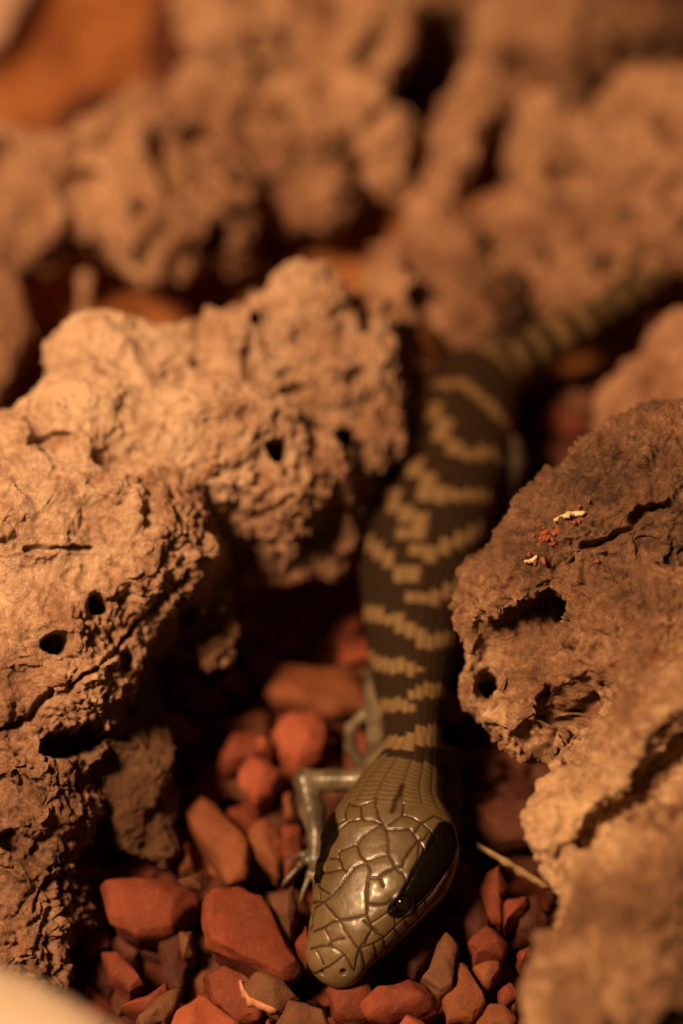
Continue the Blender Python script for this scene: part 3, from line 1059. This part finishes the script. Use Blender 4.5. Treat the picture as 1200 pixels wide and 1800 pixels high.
FR = {'a': (100, 1200, 2.4), 'b': (400, 1140, 3.913), 'c': (640, 1600, 3.3333), 'd': (700, 1300, 2.4), 'e': (300, 1600, 3.3333)}
CHIPS = [
    # frame of the outline, outline, height of its top, thickness, tilt, material, label
    ('a', [(895, 190), (980, 120), (1110, 125), (1145, 200), (1120, 290), (1000, 345), (930, 280)], -.05, .7, 'bright', 'bright red angular chip above the lizard\'s bent elbow'),
    ('a', [(670, 300), (740, 200), (820, 190), (900, 240), (850, 320), (700, 350)], -.15, .6, 'red', 'rounded rust chip just beside the bright red chip near the elbow'),
    ('a', [(828, 228), (890, 228), (908, 270), (850, 288)], .02, .3, 'bright', 'tiny bright red chip wedged between three larger ones'),
    ('a', [(755, 380), (800, 310), (900, 310), (945, 370), (900, 460), (840, 495), (770, 445)], -.02, .6, 'bright', 'red rounded chip directly beside the elbow of the lizard'),
    ('b', [(240, 300), (340, 100), (900, 50), (980, 380), (700, 430), (330, 385)], -.15, .5, 'orange', 'wide flat orange brown slab beside the lizard\'s neck'),
    ('a', [(515, 510), (600, 425), (660, 470), (820, 700), (800, 830), (720, 850), (640, 740)], -.05, .45, 'orange', 'long slanting orange brown slab left of the lizard\'s forearm'),
    ('a', [(370, 560), (430, 515), (500, 590), (525, 660), (420, 670)], -.3, .5, 'red', 'small dull red chip at the foot of the shaded log'),
    ('a', [(470, 670), (570, 655), (585, 780), (520, 800)], -.25, .5, 'orange', 'small blocky chip below the dull red one by the shaded log'),
    ('a', [(800, 620), (880, 560), (935, 620), (965, 700), (930, 800), (820, 690)], -.1, .5, 'orange', 'wedge shaped orange chip left of the lizard\'s wrist'),
    ('a', [(950, 600), (1028, 610), (1035, 740), (965, 810), (940, 700)], -.1, .5, 'red', 'narrow upright chip touching the lizard\'s forearm'),
    ('a', [(950, 470), (990, 445), (1005, 560), (960, 570)], -.15, .4, 'orange', 'small chip in the crook below the elbow'),
    ('a', [(175, 850), (320, 815), (510, 820), (610, 850), (600, 900), (490, 1030), (330, 1065), (225, 1010)], .05, .6, 'red', 'broad flat rust red chip lying against the worm-holed log'),
    ('a', [(500, 835), (622, 785), (612, 865), (540, 860)], .12, .15, 'brown', 'small pale brown sliver on the broad flat chip'),
    ('a', [(600, 1000), (640, 865), (760, 830), (870, 870), (925, 985), (1045, 1165), (960, 1230), (800, 1175), (630, 1115)], .18, .6, 'red', 'largest smooth red chip left of the lizard\'s snout'),
    ('a', [(890, 900), (1000, 855), (1025, 960), (985, 1045), (935, 1010)], .05, .5, 'brown', 'brown chip under the lizard\'s spread toes'),
    ('a', [(175, 1100), (240, 1105), (300, 1190), (365, 1270), (310, 1315), (225, 1245)], -.2, .4, 'red', 'curved narrow red chip in the deep gap beside the log foot'),
    ('a', [(265, 1360), (340, 1320), (470, 1255), (485, 1310), (430, 1380), (360, 1388)], -.05, .35, 'red', 'flat pointed red chip below the curved narrow one'),
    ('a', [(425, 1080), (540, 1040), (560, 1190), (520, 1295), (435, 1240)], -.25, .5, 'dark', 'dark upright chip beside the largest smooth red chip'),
    ('a', [(505, 1050), (585, 1035), (575, 1140), (530, 1150)], -.05, .4, 'brown', 'small brown chip squeezed between the two largest red chips'),
    ('a', [(615, 1220), (700, 1185), (800, 1230), (900, 1330), (850, 1410), (740, 1430), (640, 1315)], .1, .5, 'red', 'rough red chip below the largest smooth chip'),
    ('a', [(770, 1270), (830, 1215), (960, 1245), (1035, 1310), (930, 1395), (800, 1345)], .2, .3, 'brown', 'brown chip with a pale broken edge near the snout tip'),
    ('a', [(455, 1450), (490, 1370), (600, 1310), (645, 1320), (765, 1430), (765, 1500), (455, 1500)], .25, .6, 'bright', 'bright red ridged chip cut by the lower picture edge'),
    ('a', [(925, 1425), (970, 1335), (1130, 1385), (1150, 1440), (930, 1475)], .12, .4, 'brown', 'dark brown smooth chip under the snout by the lower edge'),
    ('a', [(330, 1410), (420, 1330), (530, 1295), (505, 1380), (460, 1440), (340, 1460)], .1, .4, 'brown', 'olive brown dull chip beside the bright ridged chip'),
    ('a', [(1000, 1085), (1045, 1000), (1085, 1060), (1085, 1170), (1050, 1185)], .05, .4, 'red', 'red chip half hidden behind the edge of the snout'),
    ('c', [(-230, 450), (-100, 400), (20, 420), (60, 470), (40, 600), (-60, 640), (-180, 620)], .12, .45, 'red', 'rough red chip directly under the snout tip'),
    ('c', [(-20, 540), (60, 470), (160, 460), (260, 395), (330, 400), (465, 490), (445, 560), (150, 628), (20, 600)], .28, .5, 'red', 'oblong grainy red chip in front of the lizard\'s jaw'),
    ('c', [(310, 400), (480, 105), (535, 190), (515, 260), (548, 350), (520, 455), (440, 485)], .3, .4, 'brown', 'tall pointed brown chip leaning beside the jaw'),
    ('c', [(465, 480), (535, 265), (620, 310), (725, 545), (640, 650), (480, 650)], .15, .45, 'orange', 'fibrous streaked slab next to the tall pointed chip'),
    ('c', [(605, 180), (700, 60), (800, 90), (865, 200), (820, 275), (640, 295)], .1, .5, 'red', 'pitted reddish brown chip near the hollow log foot'),
    ('c', [(635, 320), (700, 295), (805, 288), (812, 345), (735, 435), (690, 425)], .05, .45, 'orange', 'orange brown chip under the pitted one near the log'),
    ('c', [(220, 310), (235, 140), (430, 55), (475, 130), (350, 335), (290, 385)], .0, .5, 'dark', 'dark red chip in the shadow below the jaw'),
    ('c', [(185, 680), (240, 605), (345, 640), (425, 710), (200, 720)], .3, .4, 'bright', 'small shiny red chip cut by the edge below the jaw'),
    ('c', [(640, 665), (730, 550), (830, 535), (905, 640), (880, 720), (650, 720)], .3, .5, 'orange', 'orange chip at the edge beside the blurred log front'),
    ('c', [(785, 450), (860, 435), (895, 500), (800, 560)], .1, .35, 'red', 'small red chip touching the blurred log front'),
    ('c', [(885, 230), (985, 195), (1000, 290), (910, 305)], .1, .35, 'red', 'little chip against the pale log lobe'),
    ('d', [(370, 560), (430, 520), (470, 620), (440, 760), (380, 740), (330, 640)], .15, .4, 'red', 'forked root-like red chip below the dry stalk'),
    ('d', [(450, 680), (560, 640), (570, 690), (500, 750), (440, 790)], .15, .35, 'red', 'slanting red chip crossing the root-like one'),
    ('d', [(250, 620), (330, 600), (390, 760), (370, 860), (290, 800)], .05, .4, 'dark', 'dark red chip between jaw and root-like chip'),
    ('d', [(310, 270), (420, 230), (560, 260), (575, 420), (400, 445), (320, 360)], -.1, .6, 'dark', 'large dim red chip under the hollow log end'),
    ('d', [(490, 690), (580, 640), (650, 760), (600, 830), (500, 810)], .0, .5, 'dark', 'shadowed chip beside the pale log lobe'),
    ('e', [(550, 655), (570, 640), (600, 645), (590, 690), (550, 690)], .3, .2, 'bright', 'tiny pinkish red chip at the lower edge under the snout'),
]
rng = np.random.RandomState(3)
for n_, (fr, ol, zt, th, mat, label) in enumerate(CHIPS):
    ox, oy, k_ = FR[fr]
    px = [(ox + a / k_, oy + b / k_) for a, b in ol]
    cx, cy = np.mean([p[0] for p in px]), np.mean([p[1] for p in px])
    pts = []
    slope = rng.uniform(-.25, .25, 2)
    for (a, b) in px:
        p = at_z(a, b, zt)
        c0 = at_z(cx, cy, zt)
        dz = slope @ (p - c0)[:2]
        top = c0 + (p - c0) * .86 + [0, 0, dz + rng.uniform(-.02, .05)]
        mid = c0 + (p - c0) * 1.0 + [0, 0, dz - th * rng.uniform(.15, .3)]
        bot = c0 + (p - c0) * .8 + [0, 0, dz - th]
        pts += [top, mid, bot]
    for _ in range(2):
        a, b = px[rng.randint(len(px))]
        c0 = at_z(cx, cy, zt)
        pts.append(c0 + (at_z(a, b, zt) - c0) * rng.uniform(.1, .5) + [0, 0, rng.uniform(.06, .14)])
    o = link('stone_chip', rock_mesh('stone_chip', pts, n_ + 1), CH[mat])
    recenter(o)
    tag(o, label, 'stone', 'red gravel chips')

N = Nodes('grey_slab_stone')
SLAB = N.done(N.ramp(N.noise(0.8, 4), [(0.3, (0.36, 0.22, 0.15)), (0.7, (0.46, 0.31, 0.23))]), 0.8, 0.3)
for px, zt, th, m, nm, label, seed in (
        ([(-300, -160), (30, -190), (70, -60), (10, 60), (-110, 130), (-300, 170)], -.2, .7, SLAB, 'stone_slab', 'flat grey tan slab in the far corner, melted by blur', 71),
        ([(90, 190), (150, 150), (240, 150), (270, 230), (180, 280), (100, 260)], -.35, .7, CH['dark'], 'shade_lump', 'added dark lump in place of the shade behind the blurred crosswise branch', 72),  # added dark lumps standing in for the shaded gaps behind the branches
        ([(250, 60), (290, -60), (350, -60), (370, 40), (330, 150), (270, 140)], -.2, .8, CH['dark'], 'shade_lump', 'added dark lump in place of the shade between orange ground and the knobby upright branch', 73)):
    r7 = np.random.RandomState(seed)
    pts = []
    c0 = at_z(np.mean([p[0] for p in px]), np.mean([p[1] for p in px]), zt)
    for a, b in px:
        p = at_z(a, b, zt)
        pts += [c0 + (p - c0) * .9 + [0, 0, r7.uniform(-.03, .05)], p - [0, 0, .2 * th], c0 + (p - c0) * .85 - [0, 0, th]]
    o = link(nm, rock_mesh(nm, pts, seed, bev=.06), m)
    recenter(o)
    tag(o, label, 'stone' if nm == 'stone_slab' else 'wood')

protos = []
for i in range(12):
    rr = np.random.RandomState(100 + i)
    pts = unit(rr.normal(size=(13, 3))) * np.array([1.0, rr.uniform(.6, .95), rr.uniform(.4, .7)]) * .34
    protos.append(rock_mesh('loose_chip', pts, 200 + i, bev=.012, detail=1, amp=.03))
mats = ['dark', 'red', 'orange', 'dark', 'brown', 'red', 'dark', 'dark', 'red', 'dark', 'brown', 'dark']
for me, m in zip(protos, mats):
    me.materials.append(CH[m])
spots = []
rr = np.random.RandomState(42)


def open_ground(x, y):
    """where the bed shows between the logs"""
    return (140 < x < 980 and 1120 < y < 1830) or (40 < x < 900 and 1830 <= y < 2060) or (860 < x < 1060 and 660 < y < 1000) or (600 < x < 660 and 1000 < y < 1200)


tries = 0
while len(spots) < 285 and tries < 20000:
    tries += 1
    x, y = rr.uniform(30, 1080), rr.uniform(640, 2060)
    if not open_ground(x, y):
        continue
    p = at_z(x, y, -.72 + rr.uniform(-.16, .12))
    if all(np.linalg.norm((p - s)[:2]) > .27 for s in spots):
        spots.append(p)
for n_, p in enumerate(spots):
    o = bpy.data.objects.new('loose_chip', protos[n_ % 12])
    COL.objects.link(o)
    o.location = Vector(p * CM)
    o.rotation_euler = (rr.uniform(-.6, .6), rr.uniform(-.6, .6), rr.uniform(0, 6.28))
    s_ = rr.uniform(.75, 1.35)
    o.scale = (s_, s_, s_)
    tag(o, 'small loose angular chip filling the gaps of the gravel bed', 'stone', 'loose chips of the gravel bed')


# ------------------------------------------------------------------ small debris
def sliver(name, pts, width, thick, m):
    pts = np.array(pts)
    n_ = 12
    t = np.linspace(0, len(pts) - 1, n_)
    c = np.stack([np.interp(t, range(len(pts)), pts[:, i]) for i in range(3)], -1)
    d = unit(np.gradient(c, axis=0))
    side = unit(np.cross(d, [0, 0, 1.0]))
    up = np.cross(side, d)
    w = width * (.35 + .65 * np.sin(np.linspace(.15, math.pi - .15, n_))) * (1 + .25 * np.random.RandomState(1).normal(size=n_))
    vs, fs = [], []
    for i in range(n_):
        for a, b in ((-1, -.4), (-.3, 1), (.4, .8), (1, -.3), (0, -1)):
            vs.append(c[i] + side[i] * a * w[i] + up[i] * b * thick)
    for i in range(n_ - 1):
        for j in range(5):
            fs.append((i * 5 + j, i * 5 + (j + 1) % 5, (i + 1) * 5 + (j + 1) % 5, (i + 1) * 5 + j))
    me = mesh_from(name, vs, [np.array(fs), np.array([(4, 3, 2, 1, 0), tuple((n_ - 1) * 5 + j for j in range(5))])], smooth=False)
    o = link(name, me, m)
    recenter(o)
    return o


N = Nodes('pale_splinter')
SPL = N.done(N.ramp(N.noise(8, 3), [(0.3, (0.52, 0.36, 0.2)), (0.7, (0.75, 0.58, 0.38))]), 0.7, 0.3)
N = Nodes('dry_stalk')
STALK = N.done(N.ramp(N.noise(6, 3), [(0.3, (0.16, 0.10, 0.045)), (0.7, (0.30, 0.20, 0.10))]), 0.7, 0.3)
P = get_co(right_log.data)
log_px, log_d = project(P)
log_n = get_no(right_log.data)


def on_log(x, y):
    c = np.where((np.abs(log_px[:, 0] - x) < 12) & (np.abs(log_px[:, 1] - y) < 12))[0]
    c = c[np.argsort(log_d[c])][:max(1, len(c) // 3)]
    i = c[np.argmin(np.hypot(log_px[c, 0] - x, log_px[c, 1] - y))]
    return P[i], log_n[i]


for pl, w, lab in (([(975, 922), (990, 908), (1010, 902), (1026, 899)], .05, 'pale curved wood splinter lying on the brown bark log'),
                   ([(923, 984), (937, 981), (951, 978)], .035, 'short straight pale splinter below the curved one')):
    pts = [sum(on_log(*p), start=np.zeros(3)) * 0 + on_log(*p)[0] + on_log(*p)[1] * .05 for p in pl]
    tag(sliver('wood_splinter', pts, w, .02, SPL), lab, 'splinter', 'splinters on the bark log')
host = next(o for o in COL.objects if o.get('label') == 'brown chip with a pale broken edge near the snout tip')
N = Nodes('pale_fracture')
edge = sliver('broken_edge', [at_z(100 + a / 2.4, 1200 + b / 2.4, .17) for a, b in ((772, 1262), (784, 1300), (806, 1338), (860, 1362), (925, 1390))], .05, .06,
              N.done(N.ramp(N.noise(9, 4), [(0.3, (0.30, 0.11, 0.055)), (0.7, (0.50, 0.24, 0.14))]), 0.7, 0.3))
edge.location = edge.location - host.location
edge.parent = host
edge['label'] = 'pale broken edge'
tag(sliver('dry_stalk', [at_z(838, 1486, .35), at_z(885, 1512, .38), at_z(930, 1540, .3), at_z(965, 1562, .2)], .05, .045, STALK), 'thin dry stalk lying across the dark gravel', 'stalk')
crumb = []
for i in range(4):
    r4 = np.random.RandomState(60 + i)
    crumb.append(rock_mesh('bark_crumb', unit(r4.normal(size=(9, 3))) * .05, 300 + i, bev=.004, detail=0, amp=.004))
    crumb[-1].materials.append(CH['bright'])
for n_ in range(34):
    if n_ < 22:
        x, y = rr.normal(958, 13), rr.normal(946, 9)
    else:
        x, y = [(1009, 920), (945, 981), (955, 984), (930, 976), (1049, 988), (1015, 918), (980, 932), (996, 950), (940, 990), (962, 990), (1020, 890), (1035, 880)][n_ - 22]
    p, nn = on_log(x, y)
    o = bpy.data.objects.new('bark_crumb', crumb[n_ % 4])
    COL.objects.link(o)
    o.location = Vector((p + nn * .02) * CM)
    o.rotation_euler = (rr.uniform(0, 6), rr.uniform(0, 6), rr.uniform(0, 6))
    s_ = rr.uniform(.4, 1.0)
    o.scale = (s_, s_, s_)
    tag(o, 'tiny red crumb scattered on top of the brown bark log', 'crumb', 'red crumbs on the bark log')
print('TRIS', sum(len(o.data.loop_triangles) if o.data.loop_triangles else sum(max(0, p.loop_total - 2) for p in o.data.polygons[:1]) * len(o.data.polygons) for o in COL.objects if o.type == 'MESH'))
